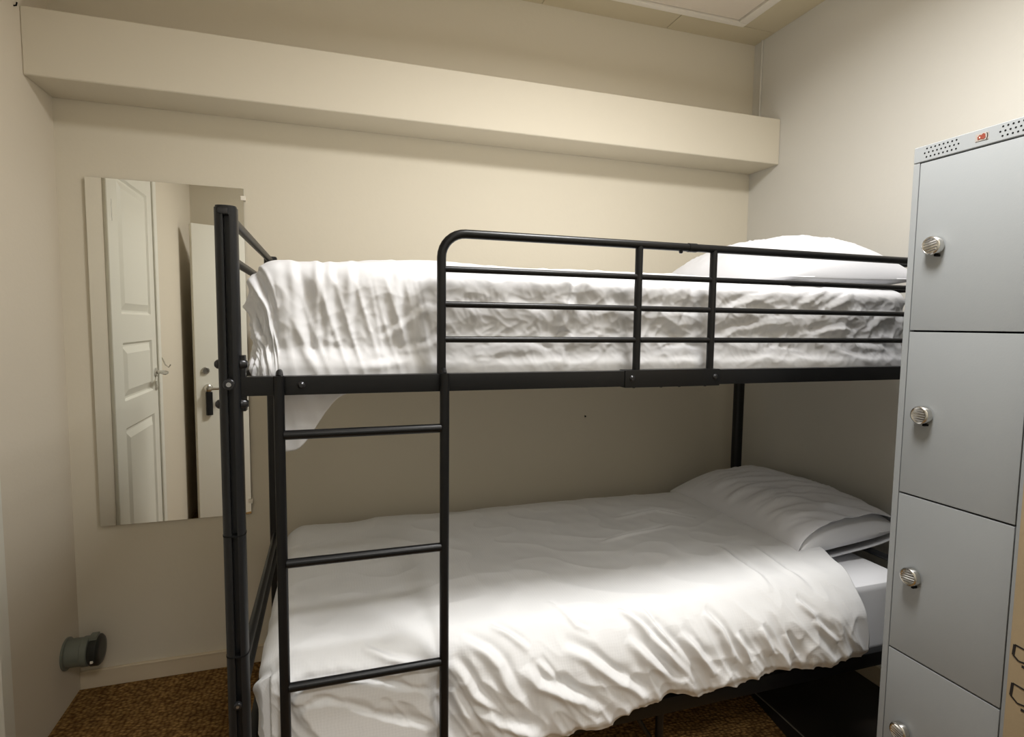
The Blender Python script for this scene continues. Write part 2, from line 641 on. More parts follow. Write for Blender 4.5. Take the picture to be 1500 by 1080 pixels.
cs.build('casing', 'white_paint', door1, smooth=False)
MB().box(-0.09, 0.014, D1B - 0.035, D1B + 0.022, 0, D1H, bevel=0.003, seg=1).build('casing', 'white_paint', door1, smooth=False)
MB().box(-0.09, 0.014, D1B - 0.035, D1A + 0.035, D1H - 0.02, D1H + 0.04, bevel=0.003, seg=1).build('casing', 'white_paint', door1, smooth=False)
MB().tube([(0.010, LA + 0.004, 1.77), (0.010, LA + 0.004, 1.86)], 0.006, 10).build('hinge', 'steel', door1)
MB().tube([(0.010, LA + 0.004, 0.10), (0.010, LA + 0.004, 0.19)], 0.006, 10).build('hinge', 'steel', door1)
hy = LB + 0.035
hd = MB()
hd.lathe((XF, hy, 1.07), (1, 0, 0), [(0, .024), (.007, .024), (.009, .020), (.009, .010)], 20)
hd.tube([(XF + .008, hy, 1.07), (XF + .045, hy, 1.07), (XF + .055, hy + .012, 1.068), (XF + .055, hy + .05, 1.066), (XF + .055, hy + .105, 1.072)],
        [.009, .009, .0095, .0085, .006], 12)
hd.build('handle', 'chrome', leaf1)
MB().lathe((XF, hy, 0.998), (1, 0, 0), [(0, .024), (.006, .024), (.008, .020)], 20).build('escutcheon', 'chrome', leaf1)
# small coat hook on the wall past the door
hk = MB()
hk.tube([(0.002, -1.30, 1.14), (0.018, -1.30, 1.10), (0.034, -1.30, 1.085), (0.044, -1.30, 1.10)], 0.004, 8)
o = hk.build('coat_hook', 'chrome')
tag(o, 'small bent metal hook on the wall beside the panelled door', 'hook')

# ------------------------------------------------------------------ door_2: plain entrance door swung open
HX, HY = 0.785, -2.165
FX, FY = 0.075, -1.800
ang = math.atan2(FY - HY, FX - HX)
wl = math.hypot(FX - HX, FY - HY)
door2 = empty('door_2', (HX, HY, 0), 'plain white entrance door standing open, seen in the mirror', kind='structure')
door2.rotation_euler = (0, 0, ang)


def local_part(mb, name, material, parent, smooth=True):
    bmesh.ops.recalc_face_normals(mb.bm, faces=mb.bm.faces[:])
    me = bpy.data.meshes.new(name)
    mb.bm.to_mesh(me)
    mb.bm.free()
    if smooth:
        me.polygons.foreach_set('use_smooth', [True] * len(me.polygons))
        me.set_sharp_from_angle(angle=math.radians(40))
    me.materials.append(M[material])
    ob = bpy.data.objects.new(name, me)
    COL.objects.link(ob)
    ob.parent = parent
    return ob


# local: +x from hinge to free edge; the room-side face is at local -y (towards the back wall)
leaf2 = local_part(MB().box(0, wl, 0, 0.040, 0.008, 1.972, bevel=0.002, seg=1), 'leaf', 'white_paint', door2, smooth=False)
lk = MB().lathe((wl - 0.060, -0.0, 1.022), (0, -1, 0), [(0, .024), (.008, .024), (.012, .020), (.012, .012), (.006, .011)], 24)
local_part(lk, 'cylinder_lock', 'steel', leaf2)
local_part(MB().box(wl - 0.094, wl - 0.056, -0.022, 0.0, 0.725, 0.880, bevel=0.004), 'lock_plate', 'plastic_black', leaf2)
local_part(MB().lathe((wl - 0.072, 0.0, 0.905), (0, -1, 0), [(0, .027), (.014, .027), (.02, .022), (.024, .012)], 24), 'lock_rose', 'chrome', leaf2)
local_part(MB().tube([(wl - 0.072, -0.02, 0.905), (wl - 0.072, -0.055, 0.905), (wl - 0.085, -0.062, 0.904), (wl - 0.20, -0.062, 0.900)],
                     [.009, .009, .009, .008], 12), 'lever', 'chrome', leaf2)
# casing of the doorway
struct(MB().box(RX0 - 0.04, RX0, REAR - 0.1, REAR + 0.012, 0, 2.06).box(RX1, RX1 + 0.05, REAR - 0.1, REAR + 0.012, 0, 2.06)
       .box(RX0 - 0.04, RX1 + 0.05, REAR - 0.1, REAR + 0.012, 2.06, 2.11).build('trim_3', 'white_paint', smooth=False))

# ------------------------------------------------------------------ wall mirror
mx0, mx1, mz0, mz1 = 0.0865, 0.5825, 0.607, 1.838
mirror = empty('wall_mirror', (mx0, 0, mz0), 'tall frameless wall mirror reflecting two white doors', 'mirror')
yw = math.radians(0.5)
sl = math.tan(yw)
g = MB()
yl, yr = -0.004 - (mx1 - mx0) * sl, -0.004
g.poly([(mx0, yl - .005, mz0), (mx1, yr - .005, mz0), (mx1, yr - .005, mz1), (mx0, yl - .005, mz1)], (0, 0.001, 0))
glass = g.build('glass', 'mirror', mirror, smooth=False)
g = MB()
g.poly([(mx0, yl - .004, mz0), (mx1, yr - .004, mz0), (mx1, yr - .004, mz1), (mx0, yl - .004, mz1)], (0, 0.0038, 0))
g.build('backing', 'mirror_edge', mirror, smooth=False)
for (x, z) in ((mx1 - 0.003, mz1 - 0.035), (mx1 - 0.003, mz0 + 0.05)):
    MB().box(x - 0.006, x + 0.010, -0.016, 0.0, z - 0.008, z + 0.008, bevel=0.002).build('clip', 'ceil_trim', mirror)

# ------------------------------------------------------------------ pipe stub at the left wall
ps = empty('pipe_stub', (0, -0.105, 0.14), 'grey pipe stub with dark end cap low on the left wall', 'pipe')
MB().lathe((0.0, -0.105, 0.197), (1, 0, 0.0), [(0, .054), (.006, .054), (.008, .047), (.050, .047), (.052, .050), (.070, .050), (.073, .046)], 28).build('pipe', 'pipe', ps)
MB().lathe((0.073, -0.105, 0.197), (1, 0, 0.0), [(0, .047), (.006, .052), (.026, .052), (.032, .046), (.034, .030)], 28).build('end_cap', 'pipe_cap', ps)
MB().box(0.074, 0.098, -0.128, -0.092, 0.236, 0.256, bevel=0.004).build('cap_latch', 'pipe', ps)
MB().box(0.086, 0.094, -0.1585, -0.150, 0.176, 0.184, bevel=0.001).build('white_mark', 'ceil_trim', ps)

# nails
o = MB().tube([(0.0, -0.225, 2.275), (0.007, -0.225, 2.277), (0.009, -0.225, 2.286)], 0.0022, 8).build('wall_hook', 'dark')
tag(o, 'small dark hook in the left wall by the duct end', 'hook')
o = MB().tube([(1.994, 0.0, 0.931), (1.994, -0.006, 0.931)], 0.0035, 8).build('wall_nail', 'dark')
tag(o, 'tiny dark nail in the back wall above the lower bed', 'nail')

# ================================================================== BUNK BED
BX0, BX1 = 0.686, 2.693            # post centres
YF, YB = -1.078, -0.180
bed = empty('bunk_bed', (1.69, -0.63, 0), 'black metal bunk bed with ladder and guard rail', 'bunk bed')


def post_profile(cx, cy, hw, hd, groove=True):
    """rounded tube with a dark slot down its front (-Y)"""
    pts = []
    n = 40
    for k in range(n):
        a = 2 * PI * k / n - PI / 2
        c, s = math.cos(a), math.sin(a)
        e = 0.72
        pts.append([cx + hw * math.copysign(abs(c) ** e, c), cy + hd * math.copysign(abs(s) ** e, s)])
    if groove:
        gx = 0.0055
        keep = [p for p in pts if not (abs(p[0] - (cx + 0.002)) < gx and p[1] < cy)]
        # rotate list so that it starts right of the slot
        i0 = min(range(len(keep)), key=lambda i: (keep[i][0] - (cx + .002 + gx)) if (keep[i][1] < cy and keep[i][0] > cx) else 9)
        keep = keep[i0:] + keep[:i0]
        yf = cy - hd
        keep = [[cx + .002 + gx, cy - hd + 0.017], [cx + .002 + gx, yf + 0.001]] + keep + [[cx + .002 - gx, yf + 0.001], [cx + .002 - gx, cy - hd + 0.017]]
        return keep
    return pts


def make_post(x, y, top, name='post', front=True):
    p = MB().prism(post_profile(x, y, 0.0215, 0.0215, front), 0.0 if x > 2.4 else 0.009, top - 0.018).build(name, 'post_metal', bed, angle=35)
    # cap
    c = MB().prism(post_profile(x, y, 0.0215, 0.0215, False), top - 0.018, top - 0.004).prism(post_profile(x, y, 0.0195, 0.0195, False), top - 0.004, top)
    c.build('cap', 'post_metal', p)
    if front:
        MB().box(x - 0.012, x + 0.006, y - 0.0235, y - 0.018, top - 0.017, top - 0.006, bevel=0.002).build('cap_clip', 'bolt', p)
        for z in (0.645, 0.905):
            MB().prism(post_profile(x, y, 0.0222, 0.0222, False), z, z + 0.003).build('joint_ring', 'groove', p)
        for z, r in ((1.222, 0.0115), (0.541, 0.008)):
            MB().lathe((x, y - 0.018, z), (0, -1, 0), [(0, r), (.006, r), (.008, r * .85), (.0085, r * .5), (.007, r * .35)], 20).build('bolt', 'bolt', p)
            MB().lathe((x, y - 0.026, z), (0, -1, 0), [(0, r * .42), (.0012, r * .42)], 12).build('bolt_socket', 'bolt_bright', p)
        for z in (1.262, 1.180):
            MB().lathe((x - 0.020, y, z), (-1, 0, 0), [(0, .010), (.005, .009), (.009, .005)], 14).build('bolt', 'bolt', p)
    return p


make_post(BX0, YF, 1.578)
make_post(BX0, YB, 1.575, front=False)
make_post(BX1, YF, 1.578)
make_post(BX1, YB, 1.575, front=False)

# brackets where the side rail meets the front left post
for z in (1.262, 1.180):
    MB().lathe((BX0 + 0.020, YF - 0.004, z), (1, 0, 0), [(0, .012), (.008, .011), (.013, .006)], 14).build('bolt', 'bolt', bed)
MB().box(BX0 + 0.020, BX0 + 0.029, YF - 0.012, YF + 0.012, 1.165, 1.280, bevel=0.002).build('bracket', 'black_metal', bed)

# side rails, upper and lower
RZ0, RZ1 = 1.196, 1.236
xs0, xs1 = BX0 + 0.021, BX1 - 0.021
upper_rail = MB().box(xs0, xs1, YF - 0.0125, YF + 0.0125, RZ0, RZ1, bevel=0.0025).build('side_rail', 'black_metal', bed)
sl_ = MB().box(1.585, 1.868, YF - 0.0155, YF + 0.0155, RZ0 - 0.003, RZ1 + 0.002, bevel=0.0025).build('joint_sleeve', 'black_metal', upper_rail)
for x in (0.822, 1.605, 1.853):
    MB().lathe((x, YF - 0.012, 1.217), (0, -1, 0), [(0, .008), (.005, .0075), (.008, .004)], 14).build('bolt', 'bolt', upper_rail)
MB().box(xs0, xs1, YB - 0.0125, YB + 0.0125, RZ0, RZ1, bevel=0.0025).build('side_rail', 'black_metal', bed)
LR0, LR1 = 0.295, 0.340
MB().box(xs0, xs1, YF - 0.0125, YF + 0.0125, LR0, LR1, bevel=0.0025).build('side_rail', 'black_metal', bed)
MB().box(xs0, xs1, YB - 0.0125, YB + 0.0125, LR0, LR1, bevel=0.0025).build('side_rail', 'black_metal', bed)
# slats
for zz in (RZ0, LR0):
    first = None
    for k in range(13):
        x = BX0 + 0.10 + k * (BX1 - BX0 - 0.20) / 12
        if first is None:
            first = MB().box(x - 0.02, x + 0.02, YF + 0.0125, YB - 0.0125, zz + 0.004, zz + 0.014).build('slat', 'black_metal', bed, smooth=False)
            fx = x
        else:
            copy_part(first, bed, (x - fx, 0, 0))
# small slat clips poking below the upper rail
for x in (1.62, 1.70, 1.755, 1.835):
    MB().lathe((x, YF + 0.002, RZ0), (0, 0, -1), [(-0.004, .006), (.004, .005), (.006, .003)], 10).build('slat_clip', 'bolt', bed)

# end rails
ya, yb = YF + 0.020, YB - 0.020
for x in (BX0, BX1):
    for z, r in ((1.562, 0.0105), (1.478, 0.0095)):
        MB().tube([(x, ya, z), (x, yb, z)], r).build('end_rail', 'post_metal', bed)
    MB().box(x - 0.012, x + 0.012, ya, yb, RZ0, RZ1, bevel=0.002).build('end_beam', 'black_metal', bed)
    for z, r in (((0.585, 0.0105), (0.525, 0.0095)) if x < 1 else ((0.565, 0.0105),)):
        MB().tube([(x, ya, z), (x, yb, z)], r).build('end_rail', 'post_metal', bed)
    MB().box(x - 0.012, x + 0.012, ya, yb, LR0, LR1, bevel=0.002).build('end_beam', 'black_metal', bed)

# guard rail
gx, gtop, rr = 1.122, 1.5525, 0.055
pts = [(gx, YF, RZ1 - 0.02), (gx, YF, gtop - rr)]
for k in range(1, 9):
    a = PI - k * PI / 16
    pts.append((gx + rr + rr * math.cos(a), YF, gtop - rr + rr * math.sin(a)))
pts.append((BX1 - 0.02, YF, gtop))
guard = MB().tube(pts, 0.0105, 16).build('guard_rail', 'black_metal', bed)
MB().tube([(1.766, YF, gtop), (1.790, YF, gtop)], 0.0118, 16).build('joint', 'black_metal', guard)
MB().lathe((1.745, YF, gtop - 0.008), (0, 0, -1), [(0, .006), (.006, .005), (.008, .003)], 10).build('bolt', 'bolt', guard)
for z in (1.4722, 1.393, 1.3133):
    for (a, b) in ((gx, 1.624), (1.624, 1.846), (1.846, BX1 - 0.02)):
        MB().tube([(a + 0.005, YF, z), (b - 0.005, YF, z)], 0.0072, 12).build('guard_bar', 'black_metal', guard)
for x in (1.624, 1.846):
    MB().tube([(x, YF, RZ1 - 0.01), (x, YF, gtop - 0.004)], 0.0098, 14).build('guard_post', 'black_metal', guard)

# ladder
YL = YF - 0.0125 - 0.011
lx0, lx1 = 0.779, 1.125
ladder = empty('ladder', (0, 0, 0))
ladder.parent = bed
ladder.location = Vector((lx0, YL, 0)) - wloc(bed)
for x in (lx0, lx1):
    MB().tube([(x, YL, 0.009), (x, YL, 1.238)], 0.0108, 14).build('stile', 'black_metal', ladder)
    MB().tube([(x, YL, 1.236), (x, YL + 0.010, 1.2445), (x, YL + 0.030, 1.2445), (x, YL + 0.040, 1.236), (x, YL + 0.040, 1.21)], 0.006, 10).build('hook', 'black_metal', ladder)
for z in (1.114, 0.838, 0.5624, 0.2866):
    MB().tube([(lx0 + 0.008, YL, z), (lx1 - 0.008, YL, z)], 0.0100, 14).build('rung', 'black_metal', ladder)

# middle support leg with a slanting brace
MB().tube([(1.728, YF, 0.009), (1.728, YF, LR0 + 0.005)], 0.011, 12).build('support_leg', 'black_metal', bed)
MB().tube([(1.655, YF, LR0 + 0.004), (1.722, YF, 0.19)], 0.0065, 10).build('brace', 'black_metal', bed)
MB().tube([(1.728, YB, 0.009), (1.728, YB, LR0 + 0.005)], 0.011, 12).build('support_leg', 'black_metal', bed)

# ================================================================== MATTRESSES
for (z0, z1, xa_, ya_, lab, mt_) in ((RZ0 + 0.0145, 1.405, 0.775, -0.975, 'mattress in a white sheet on the upper bunk under the duvet', 'sheet'),
                                     (LR0 + 0.0145, 0.538, 0.735, -1.048, 'mattress in a white sheet on the lower bunk under the duvet', 'sheet')):
    mroot = MB().box(xa_, BX1 - (0.014 if z1 > 1 else 0.013), ya_, YB - 0.024, z0, z1, bevel=0.024, seg=4).build('mattress', mt_)
    tag(mroot, lab, 'mattress')


# ================================================================== DUVETS
def drape(A, B, x0, yf, yb, ztop, r, back_drop=True):
    """cloth laid over a block: x0 = foot edge (falls down beyond it), yf = front edge, yb = back edge"""
    da = np.maximum(0, (x0 + r) - A)
    db = np.maximum(0, (yf + r) - B)
    dc = np.maximum(0, B - (yb - r)) if back_drop else np.zeros_like(B)
    dd = db + dc
    o_ = np.hypot(da, dd) + 1e-9
    th = np.minimum(o_ / r, PI / 2)
    hor = r * np.sin(th)
    drop = r * (1 - np.cos(th)) + np.maximum(0, o_ - r * PI / 2)
    X = np.maximum(A, x0 + r) - da / o_ * hor
    Y = np.clip(B, yf + r, (yb - r) if back_drop else 9) - db / o_ * hor + dc / o_ * hor
    Z = ztop - drop
    return np.stack([X, Y, Z], -1), drop


def px_strokes(P, A, B, lst):
    """strokes given as photograph pixels, looked up on the base surface"""
    uv = px_of(P)
    out = []
    for pts, w, h in lst:
        ab = []
        for (x, y) in pts:
            k = np.argmin((uv[..., 0] - x) ** 2 + (uv[..., 1] - y) ** 2)
            ab.append((A.flat[k], B.flat[k]))
        out.append((ab, w, h))
    return out


# ---------------- lower duvet
def lower_duvet():
    nu, nv = 560, 380
    r = 0.075
    x0, yf, yb, zt = 0.715, -1.088, -0.125, 0.598
    a0, a1 = x0 - 0.16, 2.47
    s = np.linspace(0, 1, nu)[:, None] * np.ones((1, nv))
    t = np.ones((nu, 1)) * np.linspace(0, 1, nv)[None, :]
    # back edge ... front hem (cloth metres); the hem wanders
    b_back = yb + 0.06
    A0 = a0 + (a1 - a0) * s
    hem = 0.285 + 0.016 * perlin(A0 * 4.0, A0 * 0 + 3.3, 1) * 2 + 0.010 * perlin(A0 * 11.0, A0 * 0 + 1.1, 2) * 2
    hem = hem - 0.042 * sstep(1.25, 1.9, A0)
    b_front = yf - hem + 0.02
    B = b_back + (b_front - b_back) * t
    # the head end slants: it lies further back towards the front edge
    end_shift = -0.07 * sstep(-0.80, -1.10, B) + 0.03 * sstep(-1.10, -1.25, B) + 0.012 * perlin(B * 9, B * 0 + 5.5, 3)
    A = a0 + (a1 + end_shift - a0) * s
    P, drop = drape(A, B, x0, yf, yb, zt, r)
    # large soft loft
    inner = sstep(0, 0.35, A - x0) * sstep(0, 0.3, B - yf) * sstep(0, 0.15, yb - B)
    P[..., 2] += 0.014 * inner + 0.012 * perlin(A * 2.2, B * 2.6, 4) * sstep(-0.02, 0.1, B - yf)
    P[..., 2] += 0.010 * sstep(0.10, 0.03, np.abs(B - (yb - 0.05))) * perlin(A * 6, A * 0 + 2.2, 9)
    # front overhang bulges between ladder and locker
    side = sstep(0.0, 0.10, drop) * sstep(-0.15, -0.30, -(B - yf) * 0 - drop * 3)
    ov = sstep(0.02, 0.12, drop) * (B < yf + r)
    bulge = 0.030 * sstep(1.15, 1.32, A) - 0.0 * A
    P[..., 1] -= ov * bulge
    # the hem curls back in
    curl = sstep(0.035, 0.0, (B - b_front))
    P[..., 1] += 0.022 * curl * (B < yf)
    N = grid_normals(P)
    if N[nu // 2, nv // 2, 2] < 0:
        N = -N
    st = [
        ([(672, 938), (713, 957), (732, 977), (755, 1027)], .013, .011),
        ([(716, 918), (741, 929), (774, 954)], .008, .007),
        ([(769, 977), (786, 1002), (853, 1027), (878, 1044)], .014, .013),
        ([(802, 882), (843, 917), (864, 926)], .007, .006),
        ([(825, 950), (861, 966), (892, 988), (948, 1022)], .013, .012),
        ([(917, 938), (954, 968), (984, 994), (1000, 1003)], .013, .012),
        ([(903, 893), (934, 915), (950, 930)], .009, .006),
        ([(956, 915), (976, 938), (1015, 985)], .011, .010),
        ([(906, 891), (948, 930), (984, 964), (1020, 1000)], .010, .009),
        ([(936, 891), (964, 925), (990, 953)], .008, .006),
        ([(995, 928), (1018, 950), (1046, 989)], .011, .011),
        ([(1029, 897), (1057, 925), (1079, 972)], .011, .011),
        ([(1079, 928), (1096, 972)], .010, .010),
        ([(1113, 919), (1130, 961)], .010, .010),
        ([(1191, 908), (1225, 942)], .010, .009),
        ([(1166, 880), (1197, 905)], .009, .007),
        ([(1150, 930), (1165, 965)], .009, .008),
        ([(786, 968), (816, 999)], .008, .007),
        ([(657, 970), (680, 993), (694, 1016), (730, 1050)], .013, .011),
        ([(690, 1040), (740, 1062), (790, 1075)], .013, .010),
        ([(480, 1003), (547, 1010), (639, 1028)], .012, .010),
        ([(428, 1035), (454, 1010), (502, 1002)], .012, .009),
        ([(430, 1055), (480, 1040), (560, 1065), (640, 1075)], .014, .012),
        ([(530, 951), (570, 965), (620, 975)], .009, .006),
        ([(660, 1010), (690, 1060), (700, 1078)], .012, .010),
        ([(380, 1030), (395, 1000), (415, 985)], .012, .008),
        ([(880, 795), (930, 782), (985, 770)], .009, .005),
        ([(900, 760), (960, 748), (1020, 760)], .012, .006),
        ([(1050, 800), (1090, 830), (1130, 868)], .012, .005),
        ([(1100, 800), (1150, 835), (1190, 870)], .012, .005),
    ]
    strokes = px_strokes(P, A, B, st)
    D = 1.25 * strokes_disp(A, B, strokes)
    # generic small folds running down the overhang, denser near the hem
    wx = A + 0.65 * (B - yf) + 0.02 * perlin(A * 5, B * 5, 5)
    m1 = sstep(0.06, -0.16, B - yf) * sstep(x0 - 0.02, x0 + 0.08, A)
    D += m1 * (0.014 * (ridge(wx * 9, B * 1.6 + 3, 6, 0.4) - 0.45) + 0.005 * (ridge(wx * 21, B * 4, 7) - 0.4))
    q1 = 0.04 * perlin(A * 8, B * 8, 27)
    D += sstep(0.08, -0.10, B - yf) * 0.0045 * (ridge((A + q1) * 16 + 8 * B, (B - q1) * 10, 28, 1.0) - 0.3)
    # faint creases on top
    D += 0.0035 * (ridge(A * 5 + 0.5 * B, B * 7, 8) - 0.3) * sstep(-0.02, 0.1, B - yf)
    D += 0.0025 * perlin(A * 16, B * 14, 9)
    D *= 0.15 + 0.85 * sstep(0.0, 0.045, 1 - s)
    # pressed in by the ladder stiles
    for xl in (lx0, lx1):
        D -= 0.014 * np.exp(-((P[..., 0] - xl) / 0.035) ** 2) * sstep(0.03, 0.12, drop) * (B < yf + r)
    # keep behind the ladder
    P = P + N * D[..., None]
    lad = (P[..., 0] > lx0 - 0.09) & (P[..., 0] < lx1 + 0.05)
    lim = YL + 0.0125 - 0.05 * sstep(lx1 - 0.02, lx1 + 0.10, P[..., 0]) * 1.0
    lim = np.where(P[..., 0] > lx1 + 0.05, -9, np.where(P[..., 0] < BX0 + 0.06, YF + 0.024, lim))
    P[..., 1] = np.maximum(P[..., 1], lim)
    P[..., 0] = np.maximum(P[..., 0], BX0 + 0.0125)
    edge = np.minimum.reduce([sstep(0, 0.06, s), sstep(0, 0.04, 1 - s), sstep(0, 0.08, t), sstep(0, 0.10, 1 - t)])
    thick = 0.006 + 0.016 * edge
    UV = np.stack([A, B], -1)
    o = cloth_object('duvet', P, N, thick, 'linen', UV, loc=(1.6, -0.6, 0.55))
    tag(o, 'white linen duvet spread over the lower bunk, front edge hanging in folds', 'duvet')
    return o


lower_duvet()


# ---------------- upper duvet
def upper_duvet():
    nu, nv = 640, 400
    r = 0.060
    x0, yf, yb, zt = 0.716, -1.026, -0.155, 1.488
    a0, a1 = x0 - 0.20, 2.600
    s = np.linspace(0, 1, nu)[:, None] * np.ones((1, nv))
    t = np.ones((nu, 1)) * np.linspace(0, 1, nv)[None, :]
    A = a0 + (a1 - a0) * s
    b_back = yb + 0.10
    # hem: tucked behind the rail, with one corner hanging out below it at the foot end
    tail = sstep(0.705, 0.765, A) * sstep(0.91, 0.80, A)
    hem = 0.255 + 0.125 * tail + 0.035 * sstep(0.98, 0.90, A) * sstep(0.70, 0.76, A)
    hem = hem + 0.01 * perlin(A * 12, A * 0 + 8.1, 11) * sstep(1.0, 0.9, A)
    b_front = yf - hem + 0.015
    B = b_back + (b_front - b_back) * t
    A = A + 0.010 * perlin(B * 8, B * 0 + 2.5, 12) * s
    P, drop = drape(A, B, x0, yf, yb, zt, r)
    inner = sstep(0, 0.30, A - x0) * sstep(0, 0.40, B - yf) * sstep(0, 0.2, yb - B)
    P[..., 2] += 0.040 * inner
    P[..., 2] += 0.014 * perlin(A * 3.0, B * 3.0, 13) * sstep(-0.05, 0.05, B - yf)
    P[..., 2] -= 0.012 * sstep(1.75, 2.2, A) * sstep(-0.05, 0.05, B - yf)
    P[..., 2] -= 0.022 * sstep(2.12, 2.30, A) * sstep(-0.98, -0.85, B) * sstep(-0.15, -0.25, B)
    front = sstep(0.02, 0.07, drop) * (B < yf + r)
    # foot end bulges a little
    N = grid_normals(P)
    if N[nu // 2, nv // 2, 2] < 0:
        N = -N
    st = [
        ([(370, 410), (369, 447), (380, 487), (400, 545)], .010, .010),
        ([(405, 415), (406, 450), (407, 500), (407, 545)], .006, .008),
        ([(420, 428), (426, 454), (437, 480), (460, 545)], .011, .012),
        ([(467, 420), (465, 487), (467, 545)], .008, .008),
        ([(448, 402), (474, 447)], .009, .007),
        ([(496, 410), (492, 455), (480, 500)], .009, .008),
        ([(537, 410), (522, 465), (507, 505), (490, 530)], .010, .010),
        ([(439, 506), (460, 540)], .010, .008),
        ([(560, 500), (600, 470), (632, 447)], .009, .008),
        ([(582, 517), (610, 512), (634, 506)], .009, .008),
        ([(520, 540), (560, 535), (610, 525)], .010, .009),
        ([(575, 420), (600, 405), (625, 402)], .010, .007),
        ([(560, 455), (580, 480), (600, 490)], .010, .006),
        ([(385, 420), (392, 470), (410, 520)], .008, .007),
        # right-hand side: horizontal rolls with pinches
        ([(660, 471), (765, 464), (820, 478), (905, 474)], .013, .012),
        ([(663, 522), (735, 514), (780, 511), (820, 534)], .013, .012),
        ([(723, 419), (792, 422), (864, 422), (924, 413)], .013, .010),
        ([(798, 410), (806, 465)], .009, .009),
        ([(820, 508), (826, 535)], .008, .008),
        ([(650, 440), (668, 432), (700, 420)], .010, .009),
        ([(945, 470), (985, 480), (1030, 462)], .011, .010),
        ([(945, 420), (965, 440), (985, 450)], .010, .009),
        ([(950, 520), (1000, 512), (1035, 522)], .011, .010),
        ([(1060, 455), (1100, 440), (1138, 430)], .011, .010),
        ([(1055, 490), (1100, 480), (1150, 468)], .011, .010),
        ([(1160, 455), (1200, 430), (1225, 425)], .010, .010),
        ([(1210, 455), (1250, 430)], .010, .009),
        ([(1180, 492), (1230, 480), (1262, 490)], .011, .011),
        ([(1090, 530), (1140, 515), (1190, 530)], .011, .010),
        ([(1200, 510), (1240, 520), (1275, 533)], .010, .010),
        ([(1255, 508), (1290, 512), (1310, 530)], .010, .010),
        ([(1262, 490), (1285, 470), (1310, 462)], .010, .009),
    ]
    strokes = px_strokes(P, A, B, st)
    D = 0.85 * strokes_disp(A, B, strokes) * (0.25 + 0.75 * sstep(0.0, 0.05, drop))
    # rolls along the front face, right of the bend of the guard rail
    right = sstep(1.05, 1.20, A)
    warp = 0.018 * perlin(A * 5, B * 6, 14) + 0.010 * perlin(A * 11, B * 9, 15)
    rolls = np.cos((drop + warp - 0.045) / 0.074 * 2 * PI)
    D += front * right * 0.003 * rolls
    D += front * right * 0.010 * (ridge(A * 9 + 25 * warp, B * 10 + 3 * A, 16, 0.6) - 0.4)
    # long gathers at the foot end
    left = 1 - right
    wx = A + 0.22 * (B - yf) + 0.012 * perlin(A * 9, B * 4, 17)
    low = sstep(0.005, 0.10, drop)
    D += left * low * 0.010 * (ridge(wx * 12, B * 1.6, 18, 0.4) - 0.4)
    D += left * low * 0.006 * (ridge(wx * 26, B * 3, 19, 0.6) - 0.4)
    # crisp crinkles everywhere on the hanging faces
    q1 = 0.05 * perlin(A * 7, B * 7, 23)
    q2 = 0.05 * perlin(A * 7 + 9, B * 7 + 4, 24)
    crk = ridge((A + q1) * 13, (B + q2) * 22 - A * 6, 25, 1.2) - 0.25 + 0.6 * (ridge((A + q2) * 30, (B - q1) * 34 + A * 14, 26, 1.2) - 0.25)
    D += low * 0.0042 * crk * (0.3 + 0.7 * right)
    footside = sstep(x0 + 0.02, x0 - 0.05, A)
    D += footside * 0.006 * (ridge(B * 14, A * 2, 20) - 0.4)
    D += 0.003 * (ridge(A * 14, B * 14, 21) - 0.3) * sstep(0.0, 0.06, drop) + 0.0016 * perlin(A * 34, B * 34, 22)
    P = P + N * D[..., None]
    # the lower skirt is tucked between mattress and rail; the rest stays behind the guard rail
    fr_ = B < yf + r
    lim = -1.0655 + 0.003
    soft = 0.014
    over = (lim + soft) - P[..., 1]
    P[..., 1] = np.where(over > 0, lim + soft - soft * (1 - np.exp(-np.maximum(over, 0) / soft)), P[..., 1])
    tuck = sstep(0.19, 0.24, drop) * fr_
    P[..., 1] = P[..., 1] * (1 - tuck) + tuck * (-1.052 + 0.35 * (P[..., 1] + 1.04))
    P[..., 1] = np.clip(P[..., 1], YF + 0.0135, -0.022)
    lowtail = sstep(1.21, 1.12, P[..., 2]) * (B < yf)
    P[..., 1] += 0.03 * lowtail
    P[..., 0] = np.maximum(P[..., 0], BX0 + 0.0135 + 0.010 * sstep(1.30, 1.24, P[..., 2]))
    P[..., 2] = np.where(P[..., 0] < 0.748, np.maximum(P[..., 2], 1.214), P[..., 2])
    edge = np.minimum.reduce([sstep(0, 0.06, s), sstep(0, 0.04, 1 - s), sstep(0, 0.08, t), sstep(0, 0.25, 1 - t)])
    thick = 0.003 + 0.022 * edge
    o = cloth_object('duvet', P, N, thick, 'satin', np.stack([A, B], -1), loc=(1.6, -0.6, 1.44))
    tag(o, 'crumpled white duvet bulging behind the guard rail of the upper bunk', 'duvet')
    return o


upper_duvet()


